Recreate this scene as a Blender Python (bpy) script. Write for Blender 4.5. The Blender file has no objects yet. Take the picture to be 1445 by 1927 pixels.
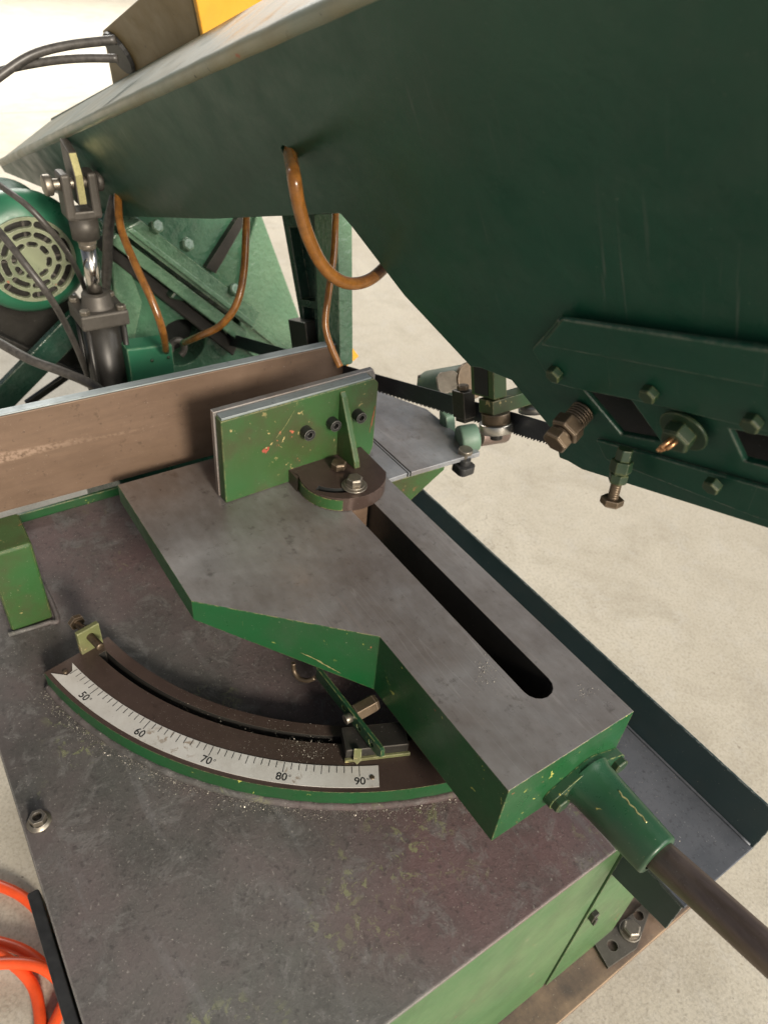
import bpy, bmesh, math, random
from mathutils import Vector, Matrix, geometry
random.seed(7)
SC = 1.55                                   # drawing units -> metres
col = bpy.context.scene.collection
scn = bpy.context.scene
V = lambda *a: Vector(a)

# ------------------------------------------------------------------ camera
CF, CPX, CPY = 1385.43, 722.5, 963.5
CR = Matrix(((0.55495485, 0.82782952, 0.08199628), (0.55735144, -0.29683001, -0.77540397), (-0.61756335, 0.47601494, -0.62611923)))
CC = V(0.14652836, -0.23666152, 0.42586112)
cam = bpy.data.cameras.new('camera'); camo = bpy.data.objects.new('camera', cam); col.objects.link(camo)
mw = Matrix.Identity(4)
for i in range(3):
    mw[i][0] = CR[0][i]; mw[i][1] = -CR[1][i]; mw[i][2] = -CR[2][i]; mw[i][3] = CC[i] * SC
camo.matrix_world = mw
cam.sensor_fit = 'HORIZONTAL'; cam.sensor_width = 36; cam.lens = CF / 1445 * 36
cam.clip_start = 0.02; cam.clip_end = 400
cam.dof.use_dof = True; cam.dof.focus_distance = 0.56 * SC; cam.dof.aperture_fstop = 9
scn.camera = camo

# ------------------------------------------------------------------ light
w = bpy.data.worlds.new('World'); scn.world = w; w.use_nodes = True
wn = w.node_tree.nodes; wl = w.node_tree.links
bg = wn['Background']
sky = wn.new('ShaderNodeTexSky'); sky.sky_type = 'NISHITA'; sky.sun_disc = False
sky.sun_elevation = math.radians(24); sky.sun_rotation = math.radians(90); sky.air_density = 1.0; sky.dust_density = 2.5
hs_ = wn.new('ShaderNodeHueSaturation'); hs_.inputs['Saturation'].default_value = .45
wl.new(sky.outputs[0], hs_.inputs['Color']); wl.new(hs_.outputs[0], bg.inputs[0]); bg.inputs[1].default_value = 0.05
def lamp(name, kind, loc, direction, energy, colour, **kw):
    l = bpy.data.lights.new(name, kind); l.energy = energy; l.color = colour
    for k, v in kw.items(): setattr(l, k, v)
    o = bpy.data.objects.new(name, l); col.objects.link(o); o.location = loc
    o.rotation_euler = (-Vector(direction)).to_track_quat('-Z', 'Y').to_euler()
    return o
lamp('sun', 'SUN', (3, 0, 2), (1, -0.06, 0.42), 3.6, (1.0, 0.90, 0.76), angle=math.radians(11))
lamp('open_door_daylight', 'SUN', (3, 0, 3), (1, 0.75, .95), 1.6, (1.0, 0.965, 0.91), angle=math.radians(50))
lamp('far_floor_fill', 'AREA', (-10.5, 1.2, 5.0), (-.10, 0, 1), 900, (1.0, 0.96, 0.88), shape='RECTANGLE', size=5.0, size_y=2.6)  # lamp added overhead, facing down, to whiten the far floor
scn.view_settings.view_transform = 'Standard'; scn.view_settings.look = 'None'
scn.view_settings.exposure = 0.45; scn.view_settings.gamma = 1
scn.cycles.use_adaptive_sampling = True

# ------------------------------------------------------------------ materials
class NT:
    def __init__(s, name):
        s.m = bpy.data.materials.new(name); s.m.use_nodes = True
        s.t = s.m.node_tree; s.n = s.t.nodes; s.l = s.t.links
        s.b = s.n['Principled BSDF']; s.tc = s.n.new('ShaderNodeTexCoord'); s.co = s.tc.outputs['Object']
    def set(s, k, v):
        if hasattr(v, 'links') or hasattr(v, 'is_output'): s.l.new(v, s.b.inputs[k])
        else: s.b.inputs[k].default_value = v if not isinstance(v, tuple) or len(v) == 4 else (*v, 1)
    def map(s, sc, rot=(0, 0, 0), loc=(0, 0, 0)):
        m = s.n.new('ShaderNodeMapping'); m.inputs['Scale'].default_value = sc; m.inputs['Rotation'].default_value = rot; m.inputs['Location'].default_value = loc
        s.l.new(s.co, m.inputs[0]); return m.outputs[0]
    def noise(s, sc, det=4, rough=.55, co=None, dist=0):
        n = s.n.new('ShaderNodeTexNoise'); n.inputs['Scale'].default_value = sc; n.inputs['Detail'].default_value = det
        n.inputs['Roughness'].default_value = rough; n.inputs['Distortion'].default_value = dist
        s.l.new(co or s.co, n.inputs['Vector']); return n.outputs['Fac']
    def ramp(s, f, a, b, ca=0., cb=1.):
        r = s.n.new('ShaderNodeMapRange'); r.inputs[1].default_value = a; r.inputs[2].default_value = b
        r.inputs[3].default_value = ca; r.inputs[4].default_value = cb; s.l.new(f, r.inputs[0]); return r.outputs[0]
    def mul(s, a, b, op='MULTIPLY'):
        m = s.n.new('ShaderNodeMath'); m.operation = op; m.use_clamp = op in ('ADD',)
        for i, x in enumerate((a, b)):
            if isinstance(x, (int, float)): m.inputs[i].default_value = x
            else: s.l.new(x, m.inputs[i])
        return m.outputs[0]
    def mix(s, f, a, b):
        m = s.n.new('ShaderNodeMix'); m.data_type = 'RGBA'
        if isinstance(f, (int, float)): m.inputs[0].default_value = f
        else: s.l.new(f, m.inputs[0])
        for i, x in ((6, a), (7, b)):
            if isinstance(x, tuple): m.inputs[i].default_value = (*x[:3], 1)
            else: s.l.new(x, m.inputs[i])
        return m.outputs[2]
    def bump(s, h, strength=.3, dist=.001):
        b = s.n.new('ShaderNodeBump'); b.inputs['Strength'].default_value = strength; b.inputs['Distance'].default_value = dist
        s.l.new(h, b.inputs['Height']); s.l.new(b.outputs[0], s.b.inputs['Normal'])
    def edge(s, radius=.002):
        bv = s.n.new('ShaderNodeBevel'); bv.samples = 4; bv.inputs[0].default_value = radius
        g = s.n.new('ShaderNodeNewGeometry'); d = s.n.new('ShaderNodeVectorMath'); d.operation = 'DOT_PRODUCT'
        s.l.new(bv.outputs[0], d.inputs[0]); s.l.new(g.outputs['Normal'], d.inputs[1])
        return s.ramp(d.outputs['Value'], .985, .87)

def paint(name, c1, c2, rough=.4, chips=.0, chip_col=(.5, .42, .12), wear=None, bump=.15, bscale=160, spec=.5, grime=(.05, .05, .04), grime_amt=.35, coarse=False, speck=.6):
    t = NT(name)
    c = t.mix(t.ramp(t.noise(7, 5), .35, .65), c1, c2)
    c = t.mix(t.mul(t.ramp(t.noise(11, 8, .7), .48, .75), grime_amt), c, grime)
    if chips > 0:
        big = t.ramp(t.noise(9, 3), .45, .62)
        ch = t.mul(t.ramp(t.noise(75, 5, .6, dist=.4), .70 - chips, .715 - chips), big)
        c = t.mix(ch, c, chip_col)
        red = t.mul(t.ramp(t.noise(46, 4, .6), .73 - chips, .745 - chips), big)
        c = t.mix(red, c, (.35, .10, .05))
    if wear:
        e = t.mul(t.edge(.0022), t.ramp(t.noise(130, 4, .7), .42, .55))
        c = t.mix(e, c, wear)
    sp = t.ramp(t.noise(520, 2, .5), .73, .78)
    c = t.mix(t.mul(sp, speck), c, (.40, .38, .30))
    t.set('Base Color', c)
    t.set('Roughness', t.ramp(t.noise(23, 5, .65), .3, .7, rough - .1, rough + .14))
    t.set('Specular IOR Level', spec)
    t.bump(t.noise(bscale, 3 if coarse else 5, .5 if coarse else .6), bump, .0035 if coarse else .0008)
    return t.m

def steel(name, c1, c2, rough=.42, metal=.75, scratch=(400, 8, 400), sc_amt=.25, spots=.5, bump=.08, lines=None, line_col=(.5, .35, .25), wear=None, fine=0):
    t = NT(name)
    c = t.mix(t.ramp(t.noise(4.2, 8, .68, dist=.4), .28, .72), c1, c2)
    s1 = t.ramp(t.noise(1, 4, .6, co=t.map(scratch)), .35, .75)
    c = t.mix(t.mul(s1, sc_amt), c, tuple(min(1, x * 1.9) for x in c2))
    c = t.mix(t.mul(t.ramp(t.noise(90, 5, .7), .60, .74), spots), c, tuple(x * .3 for x in c1))
    c = t.mix(t.mul(t.ramp(t.noise(430, 2, .5), .70, .78), .35), c, (.45, .43, .4))
    if lines:
        ln = t.mul(t.ramp(t.noise(1, 3, .5, co=t.map(lines)), .575, .63), t.ramp(t.noise(190, 3), .40, .56))
        c = t.mix(t.mul(ln, .28), c, line_col)
    for k in range(fine):
        nz = t.noise(1, 2, .45, co=t.map((1.2, 42, 1.2), (0, 0, .5 + k * .61), (k * 3.1, k, 0)), dist=.0)
        sb = t.n.new('ShaderNodeMath'); sb.operation = 'SUBTRACT'; t.l.new(nz, sb.inputs[0]); sb.inputs[1].default_value = .5
        aa = t.n.new('ShaderNodeMath'); aa.operation = 'ABSOLUTE'; t.l.new(sb.outputs[0], aa.inputs[0])
        f = t.mul(t.ramp(aa.outputs[0], .006, .002), t.ramp(t.noise(7 + k, 4, .6), .50, .62))
        c = t.mix(t.mul(f, .30), c, (.52, .51, .50) if k % 2 else tuple(x * 1.9 for x in c1))
    if fine:
        c = t.mix(t.mul(t.ramp(t.noise(33, 6, .72), .60, .70), .55), c, (.055, .045, .038))
        c = t.mix(t.mul(t.ramp(t.noise(2.4, 6, .65, co=t.map((1, 1, 1), loc=(1.7, .4, 0))), .45, .66), .75), c, (.125, .088, .064))
    if wear:
        c = t.mix(t.mul(t.edge(.0018), .8), c, wear)
    t.set('Base Color', c); t.set('Metallic', metal)
    t.set('Roughness', t.ramp(t.noise(14, 6, .7), .3, .7, rough - .10, rough + .14))
    t.bump(t.noise(1, 5, .6, co=t.map(tuple(x * .8 for x in scratch))), bump, .0006)
    return t.m

M = {}
M['green'] = paint('green_enamel', (.008, .075, .022), (.014, .062, .020), .34, chips=.03, chip_col=(.42, .42, .10), wear=(.30, .24, .12))
M['green_jaw'] = paint('worn_green_enamel', (.022, .082, .022), (.034, .068, .018), .45, chips=.05, chip_col=(.34, .27, .12), wear=(.34, .27, .13), grime=(.045, .032, .014), grime_amt=.9, bump=.3, bscale=60)
M['green_deep'] = paint('deep_green_enamel', (.006, .045, .024), (.009, .038, .022), .30, chips=.0, wear=(.30, .26, .14), grime_amt=.3)
M['green_socket'] = paint('socket_green_enamel', (.014, .062, .028), (.020, .052, .026), .32, chips=.02, wear=(.32, .34, .12))
M['green_pale'] = paint('faded_green_enamel', (.050, .120, .044), (.080, .145, .060), .40, chips=.03, chip_col=(.22, .22, .14), wear=(.28, .24, .18), grime=(.045, .060, .03), grime_amt=.7, bump=.25, bscale=90)
M['arm'] = paint('arm_green_enamel', (.005, .050, .030), (.008, .060, .036), .38, chips=.0, wear=(.25, .24, .2), bump=.12, bscale=70, grime=(.05, .06, .05), grime_amt=.25, speck=.25)
def scratches(mname, sc, rot, amt):
    m = M[mname]; nt = m.node_tree; b = nt.nodes['Principled BSDF']; src = b.inputs['Base Color'].links[0].from_socket
    t = NT.__new__(NT); t.m = m; t.t = nt; t.n = nt.nodes; t.l = nt.links; t.b = b; t.co = [x for x in nt.nodes if x.type == 'TEX_COORD'][0].outputs['Object']
    f = t.mul(t.ramp(t.noise(1, 2, .5, co=t.map(sc, rot)), .66, .74), t.ramp(t.noise(5, 3), .46, .62))
    t.set('Base Color', t.mix(t.mul(f, amt), src, (.10, .115, .10)))
scratches('arm', (260, 9, 9), (0, .9, .5), .55)
scratches('green_pale', (6, 12, 220), (.5, 0, 0), .7)
for _m in ('arm',):
    nt_ = M[_m].node_tree
    bn = [x for x in nt_.nodes if x.type == 'BUMP'][0]; bn.inputs['Strength'].default_value = .35; bn.inputs['Distance'].default_value = .0012
M['arm_top_glare'] = paint('arm_top_glare_enamel', (.20, .24, .20), (.26, .24, .15), .38, chips=.02, chip_col=(.05, .05, .04), wear=(.5, .45, .3), bump=.2, grime=(.10, .10, .07), grime_amt=.4)  # green arm paint lightened: sky glare on the top put into the colour
M['hammer'] = paint('hammered_green_enamel', (.085, .175, .105), (.12, .215, .13), .22, chips=.0, wear=(.34, .40, .26), bump=1.0, bscale=80, coarse=True, grime_amt=.2, spec=.7)
M['hammer_mid'] = paint('hammered_mid_green', (.045, .125, .072), (.060, .150, .085), .18, chips=.0, wear=(.30, .36, .22), bump=.8, bscale=60, coarse=True, grime_amt=.35, spec=.8, speck=.3)
M['stop_green'] = paint('dull_pale_green_enamel', (.085, .150, .105), (.11, .175, .125), .48, wear=(.28, .26, .2), bump=.12, bscale=120, grime=(.06, .07, .05), grime_amt=.5)
M['hammer_dark'] = paint('hammered_dark_green', (.012, .045, .03), (.02, .05, .035), .28, wear=(.25, .25, .18), bump=.6, bscale=90, coarse=True)
M['motor_green'] = paint('motor_green_enamel', (.02, .13, .07), (.03, .14, .075), .35, wear=(.3, .34, .2), grime_amt=.2)
M['grille'] = paint('dusty_cream_green', (.26, .28, .18), (.17, .20, .12), .45, chips=.05, chip_col=(.1, .1, .07), wear=(.5, .5, .4), grime_amt=.3)
M['steel_top'] = steel('machined_cast_iron', (.185, .160, .145), (.35, .345, .345), .36, .55, (40, 90, 60), .14, .45, fine=4, wear=(.30, .25, .21))
M['steel_out'] = steel('outfeed_plate_steel', (.20, .21, .225), (.32, .325, .34), .42, .5, (30, 60, 60), .2, .55, fine=2)
M['fence'] = steel('brown_rusted_steel', (.105, .066, .044), (.165, .110, .075), .52, .30, (60, 14, 90), .16, .6, lines=(22, 1.2, 30), line_col=(.62, .45, .34))
M['fence_top'] = steel('worn_sky_tinted_steel', (.17, .20, .20), (.25, .28, .29), .48, .4, (300, 20, 300), .3, .7)  # worn steel with bluish sky light mixed into its colour
M['arc'] = steel('oily_brown_iron', (.055, .036, .030), (.080, .055, .045), .36, .35, (60, 60, 60), .15, .5)
M['bolt'] = steel('dull_bolt_steel', (.16, .14, .11), (.26, .23, .19), .38, .8, (200, 200, 200), .2, .5, wear=(.5, .47, .42))
M['bolt_rust'] = steel('tarnished_bolt_steel', (.075, .055, .036), (.15, .11, .072), .42, .7, (200, 200, 200), .2, .5, wear=(.45, .36, .28))
M['bolt_green'] = paint('painted_bolt_green', (.010, .034, .016), (.02, .042, .018), .42, chips=.03, wear=(.14, .15, .06))
M['allen'] = steel('black_oxide_steel', (.035, .035, .035), (.06, .06, .058), .34, .7, (200, 200, 200), .1, .3, wear=(.35, .34, .32))
M['chrome'] = steel('bright_piston_rod', (.62, .58, .52), (.70, .67, .62), .16, 1., (300, 300, 20), .1, .1)
M['bar'] = steel('handle_bar_steel', (.135, .095, .080), (.19, .145, .125), .40, .7, (30, 240, 240), .25, .35)
M['bearing'] = steel('bearing_steel', (.40, .38, .34), (.48, .46, .42), .25, .95, (300, 300, 300), .1, .3)
M['blade'] = steel('blued_blade_steel', (.045, .052, .062), (.065, .07, .08), .34, .6, (12, 300, 300), .2, .2)
M['oily'] = steel('oily_black_iron', (.022, .021, .020), (.04, .037, .032), .34, .3, (90, 90, 90), .15, .4, wear=(.16, .14, .11))
M['cast_grey'] = steel('grey_cast_iron', (.060, .054, .047), (.095, .086, .074), .5, .4, (120, 120, 120), .15, .5, bump=.4, wear=(.25, .23, .2))
M['copper'] = steel('frayed_copper_bolt', (.45, .22, .10), (.60, .34, .18), .35, .9, (200, 200, 200), .2, .4)

t = NT('deck_stained_sheet')
c = t.mix(t.ramp(t.noise(3.4, 7, .66), .36, .62), (.130, .100, .100), (.098, .096, .088))
c = t.mix(t.mul(t.ramp(t.noise(2.1, 4, .5, co=t.map((1, 1, 1), loc=(3, 1, 0))), .48, .66), .7), c, (.122, .064, .064))
c = t.mix(t.mul(t.ramp(t.noise(1.7, 5, .6, co=t.map((1, 1, 1), loc=(.9, 2.2, 0))), .48, .66), .75), c, (.030, .031, .028))
c = t.mix(t.mul(t.ramp(t.noise(13, 8, .75), .48, .66), .5), c, (.050, .048, .045))
c = t.mix(t.mul(t.ramp(t.noise(26, 8, .78, dist=.6), .53, .62), .55), c, (.165, .158, .152))
c = t.mix(t.mul(t.ramp(t.noise(1, 4, .6, co=t.map((5, 34, 5), (0, 0, .7)), dist=.5), .60, .70), .45), c, (.155, .150, .150))
yl = t.mul(t.ramp(t.noise(62, 7, .72, dist=.9), .55, .58), t.ramp(t.noise(5.2, 4, .6, co=t.map((1, 1, 1), loc=(.3, .8, 0))), .57, .66))
c = t.mix(t.mul(yl, .65), c, (.22, .24, .11))
c = t.mix(t.mul(t.ramp(t.noise(120, 5, .7), .56, .66), .45), c, (.020, .019, .018))
c = t.mix(t.mul(t.ramp(t.noise(250, 3, .6), .64, .72), .60), c, (.30, .28, .25))
c = t.mix(t.mul(t.edge(.003), .8), c, (.42, .40, .36))
t.set('Base Color', c); t.set('Roughness', t.ramp(t.noise(16, 7, .7), .3, .7, .45, .72)); t.set('Specular IOR Level', .4)
t.bump(t.noise(120, 9, .8), .8, .0022); M['deck'] = t.m

t = NT('tray_blue_grey_sheet')
c = t.mix(t.ramp(t.noise(6, 6, .6), .35, .65), (.075, .082, .095), (.13, .135, .15))
c = t.mix(t.mul(t.ramp(t.noise(160, 5, .7), .55, .68), .5), c, (.03, .03, .035))
c = t.mix(t.mul(t.ramp(t.noise(260, 3, .6), .66, .74), .5), c, (.34, .34, .34))
t.set('Base Color', c); t.set('Roughness', t.ramp(t.noise(16, 6, .7), .3, .7, .36, .58)); t.set('Metallic', .35)
t.bump(t.noise(200, 6, .7), .25, .001); M['tray'] = t.m
M['tray_wall'] = paint('tray_wall_slate_paint', (.018, .034, .036), (.024, .042, .046), .40, wear=(.45, .45, .42), grime_amt=.25, bump=.08)

t = NT('floor_concrete')
c = t.mix(t.ramp(t.noise(.9, 8, .66), .30, .70), (.420, .380, .305), (.520, .482, .405))
c = t.mix(t.mul(t.ramp(t.noise(4.5, 8, .7, dist=.7), .46, .70), .55), c, (.30, .265, .205))
c = t.mix(t.mul(t.ramp(t.noise(13, 7, .7, dist=.3), .52, .68), .35), c, (.50, .48, .44))
c = t.mix(t.mul(t.ramp(t.noise(150, 4, .65), .46, .66), .50), c, (.235, .21, .17))
c = t.mix(t.mul(t.ramp(t.noise(260, 3, .6), .58, .70), .50), c, (.58, .56, .51))
c = t.mix(t.mul(t.ramp(t.noise(24, 3, .5), .72, .76), .7), c, (.14, .11, .075))
c = t.mix(t.mul(t.ramp(t.noise(60, 2, .5), .76, .80), .8), c, (.10, .085, .06))
n1 = t.noise(1.1, 5, .6, dist=.8); ab = t.mul(t.mul(n1, -.5, 'ADD'), 0, 'ADD')
m_ = t.n.new('ShaderNodeMath'); m_.operation = 'ABSOLUTE'; mm = t.n.new('ShaderNodeMath'); mm.operation = 'SUBTRACT'; t.l.new(n1, mm.inputs[0]); mm.inputs[1].default_value = .5; t.l.new(mm.outputs[0], m_.inputs[0])
crack = t.mul(t.ramp(m_.outputs[0], .0016, .0006), t.ramp(t.noise(.7, 2), .58, .64))
c = t.mix(t.mul(crack, .7), c, (.13, .11, .09))
t.set('Base Color', c); t.set('Roughness', t.ramp(t.noise(9, 5), .3, .7, .55, .75)); t.set('Specular IOR Level', .35)
t.bump(t.noise(170, 5, .68), .45, .0018); M['concrete'] = t.m

t = NT('plywood_board')
g = t.noise(1, 5, .6, co=t.map((22, 2.2, 22)), dist=.8)
c = t.mix(t.ramp(g, .35, .65), (.15, .098, .066), (.24, .165, .11))
c = t.mix(t.mul(t.ramp(t.noise(7, 7, .72), .36, .60), .9), c, (.060, .046, .040))
c = t.mix(t.mul(t.ramp(t.noise(330, 3), .66, .74), .5), c, (.4, .36, .3))
c = t.mix(t.mul(t.edge(.003), .8), c, (.55, .38, .22))
t.set('Base Color', c); t.set('Roughness', .75); t.bump(g, .3, .001); M['wood'] = t.m

t = NT('printed_aluminium_strip')
c = t.mix(t.ramp(t.noise(18, 6, .65), .35, .7), (.52, .50, .46), (.66, .65, .62))
dirt = t.mul(t.ramp(t.noise(70, 6, .7, dist=.4), .53, .60), t.ramp(t.noise(10, 3), .52, .62))
c = t.mix(t.mul(dirt, .75), c, (.20, .12, .05))
c = t.mix(t.mul(t.ramp(t.noise(420, 2), .68, .76), .6), c, (.12, .10, .08))
t.set('Base Color', c); t.set('Roughness', t.ramp(t.noise(40, 4), .3, .7, .32, .5)); t.set('Metallic', .25); M['strip'] = t.m

def plain(name, c, rough, metal=0, sc=60, amt=.3, **kw):
    t = NT(name); t.set('Base Color', t.mix(t.ramp(t.noise(sc, 5, .65), .35, .7), tuple(x * (1 - amt) for x in c), tuple(min(1, x * (1 + amt)) for x in c)))
    t.set('Roughness', rough); t.set('Metallic', metal)
    for k, v in kw.items(): t.b.inputs[k].default_value = v
    t.bump(t.noise(sc * 4, 3), .08, .0006); return t.m
M['ink'] = plain('black_ink', (.012, .012, .012), .5)
M['black'] = plain('black_rubber', (.022, .022, .022), .45, sc=90)
M['cable'] = plain('dusty_black_cable', (.055, .05, .045), .42, sc=120, amt=.4)
M['orange'] = plain('orange_hose_rubber', (.75, .085, .02), .38, sc=40, amt=.12)
M['yellow'] = paint('yellow_enamel', (.85, .42, .045), (.80, .36, .03), .45, chips=.03, chip_col=(.25, .15, .06), wear=(.2, .16, .1), grime=(.4, .2, .05), grime_amt=.3)
M['box_in_shade'] = paint('box_shade_enamel', (.20, .145, .065), (.26, .19, .095), .45, chips=.02, chip_col=(.06, .05, .03), bump=.2)  # side of the yellow box, its shade painted as olive brown
M['void'] = plain('cavity_shade', (.012, .014, .013), .7)  # near-black colour standing in for shade inside slots and holes
M['weld'] = paint('green_weld_bead', (.03, .075, .045), (.06, .09, .05), .4, bump=.6, bscale=220, coarse=True)
M['chipped'] = paint('chipped_yellow_green', (.10, .12, .045), (.16, .15, .07), .45, chips=.09, chip_col=(.42, .36, .16), wear=(.35, .34, .2), grime=(.04, .035, .02), grime_amt=.7)
M['raw'] = steel('fresh_metal_stripe', (.30, .28, .11), (.40, .37, .19), .4, .5, (300, 300, 300), .3, .6, bump=.5)
t = NT('amber_plastic_tube')
c = t.mix(t.ramp(t.noise(60, 6, .7), .38, .64), (.15, .062, .014), (.27, .115, .025))
c = t.mix(t.ramp(t.noise(17, 2, .5, co=t.map((1, 1, 1), loc=(2, 5, 1))), .66, .69), c, (.05, .16, .05))
t.set('Base Color', c); t.set('Roughness', .22); t.set('Subsurface Weight', .25); t.b.inputs['Subsurface Radius'].default_value = (.01, .005, .002); t.b.inputs['Subsurface Scale'].default_value = .3
M['amber'] = t.m
t = NT('swarf_grit'); t.set('Base Color', (.40, .37, .31)); t.set('Metallic', .4); t.set('Roughness', .4); M['grit'] = t.m

# ------------------------------------------------------------------ building helpers
WORLD = {}
def tag(o, label=None, cat=None, group=None, kind=None):
    if label: o['label'] = label
    if cat: o['category'] = cat
    if group: o['group'] = group
    if kind: o['kind'] = kind
    return o
def thing(name, loc, label, cat, group=None):
    o = bpy.data.objects.new(name, None); col.objects.link(o); o.empty_display_size = .05
    WORLD[o] = Vector(loc); o.location = Vector(loc) * SC
    return tag(o, label, cat, group)

class MB:
    def __init__(s): s.v = []; s.f = []; s.sm = []; s.mi = []
    def add(s, vs, fs, smooth=False, mi=0):
        k = len(s.v); s.v += [Vector(x) for x in vs]
        for q in fs: s.f.append(tuple(i + k for i in q)); s.sm.append(smooth); s.mi.append(mi)
        return s
    def box(s, lo, hi, fr=None, mi=0):
        P = [V(x, y, z) for z in (lo[2], hi[2]) for y in (lo[1], hi[1]) for x in (lo[0], hi[0])]
        if fr: P = [fr(*p) for p in P]
        return s.add(P, [(0, 2, 3, 1), (4, 5, 7, 6), (0, 1, 5, 4), (2, 6, 7, 3), (0, 4, 6, 2), (1, 3, 7, 5)], mi=mi)
    def prism(s, loops, z0, z1, fr=None, topmi=0, smooth=False, holemi=0):
        """loops: outer outline then holes (2D); z0 / z1 numbers or functions of (x, y)"""
        fr = fr or (lambda x, y, z: V(x, y, z))
        fn = lambda z: z if callable(z) else (lambda x, y, z=z: z)
        a, b = fn(z0), fn(z1)
        L = [[(p[0], p[1]) for p in l] for l in loops]
        flat = [p for l in L for p in l]
        tris = geometry.tessellate_polygon([[V(x, y, 0) for x, y in l] for l in L])
        n = len(flat); k = len(s.v)
        s.v += [fr(x, y, a(x, y)) for x, y in flat] + [fr(x, y, b(x, y)) for x, y in flat]
        for t in tris:
            p, q, r = [flat[i] for i in t]
            ccw = (q[0] - p[0]) * (r[1] - p[1]) - (q[1] - p[1]) * (r[0] - p[0]) > 0
            if not ccw: t = (t[0], t[2], t[1])
            s.f.append(tuple(i + n + k for i in t)); s.sm.append(False); s.mi.append(topmi)
            s.f.append(tuple(i + k for i in reversed(t))); s.sm.append(False); s.mi.append(0)
        i0 = 0
        for li, l in enumerate(L):
            m = len(l)
            for i in range(m):
                i1, i2 = i0 + i + k, i0 + (i + 1) % m + k
                s.f.append((i1, i2, i2 + n, i1 + n)); s.sm.append(smooth); s.mi.append(holemi if li else 0)
            i0 += m
        return s
    def cyl(s, p0, p1, r0, r1=None, seg=24, smooth=True, mi=0, rot=0., cap=True):
        r1 = r0 if r1 is None else r1
        p0, p1 = Vector(p0), Vector(p1); d = (p1 - p0).normalized()
        u = d.orthogonal().normalized() if abs(d.z) > .99 else V(0, 0, 1).cross(d).normalized()
        v = d.cross(u); k = len(s.v)
        for p, r in ((p0, r0), (p1, r1)):
            for i in range(seg):
                an = rot + i * 2 * math.pi / seg; s.v.append(p + (u * math.cos(an) + v * math.sin(an)) * r)
        for i in range(seg):
            j = (i + 1) % seg; s.f.append((k + i, k + j, k + seg + j, k + seg + i)); s.sm.append(smooth); s.mi.append(mi)
        if cap:
            s.f.append(tuple(k + i for i in reversed(range(seg)))); s.f.append(tuple(k + seg + i for i in range(seg)))
            s.sm += [False, False]; s.mi += [mi, mi]
        return s
    def lathe(s, p0, d, prof, seg=32):
        """prof: list of (distance along d, radius)"""
        p0, d = Vector(p0), Vector(d).normalized(); u = d.orthogonal().normalized(); v = d.cross(u); k = len(s.v)
        for h, r in prof:
            for i in range(seg):
                an = i * 2 * math.pi / seg; s.v.append(p0 + d * h + (u * math.cos(an) + v * math.sin(an)) * max(r, 1e-5))
        for a in range(len(prof) - 1):
            for i in range(seg):
                j = (i + 1) % seg; q = k + a * seg
                s.f.append((q + i, q + j, q + seg + j, q + seg + i)); s.sm.append(True); s.mi.append(0)
        return s
    def tube(s, pts, r, seg=12, sub=6):
        P = [Vector(p) for p in pts]; Q = []
        for i in range(len(P) - 1):
            a, b, c, d = P[max(i - 1, 0)], P[i], P[i + 1], P[min(i + 2, len(P) - 1)]
            for j in range(sub):
                t = j / sub
                Q.append(.5 * ((2 * b) + (c - a) * t + (2 * a - 5 * b + 4 * c - d) * t * t + (3 * b - a - 3 * c + d) * t ** 3))
        Q.append(P[-1]); k = len(s.v); u = None
        for i, q in enumerate(Q):
            d = (Q[min(i + 1, len(Q) - 1)] - Q[max(i - 1, 0)]).normalized()
            u = d.orthogonal().normalized() if u is None else (u - d * u.dot(d)).normalized()
            v = d.cross(u)
            for j in range(seg):
                an = j * 2 * math.pi / seg; s.v.append(q + (u * math.cos(an) + v * math.sin(an)) * r)
        for i in range(len(Q) - 1):
            for j in range(seg):
                j2 = (j + 1) % seg; a = k + i * seg
                s.f.append((a + j, a + j2, a + seg + j2, a + seg + j)); s.sm.append(True); s.mi.append(0)
        s.f.append(tuple(k + j for j in reversed(range(seg)))); e = k + (len(Q) - 1) * seg; s.f.append(tuple(e + j for j in range(seg)))
        s.sm += [False, False]; s.mi += [0, 0]
        return s
    def build(s, name, mat, parent=None, bevel=0., topmat=None, seg=2):
        me = bpy.data.meshes.new(name)
        c = sum(s.v, Vector()) / len(s.v)
        me.from_pydata([(p - c) * SC for p in s.v], [], s.f)
        me.polygons.foreach_set('use_smooth', s.sm); me.polygons.foreach_set('material_index', s.mi)
        me.materials.append(M[mat] if isinstance(mat, str) else mat)
        for tm in ((topmat,) if isinstance(topmat, str) else topmat or ()): me.materials.append(M[tm])
        bm = bmesh.new(); bm.from_mesh(me); bmesh.ops.recalc_face_normals(bm, faces=bm.faces); bm.to_mesh(me); bm.free()
        me.update()
        o = bpy.data.objects.new(name, me); col.objects.link(o); WORLD[o] = c
        if parent: o.parent = parent; o.location = (c - WORLD[parent]) * SC
        else: o.location = c * SC
        if bevel:
            b = o.modifiers.new('bevel', 'BEVEL'); b.width = bevel * SC; b.segments = seg; b.limit_method = 'ANGLE'; b.angle_limit = math.radians(40); b.harden_normals = False
        return o

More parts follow.
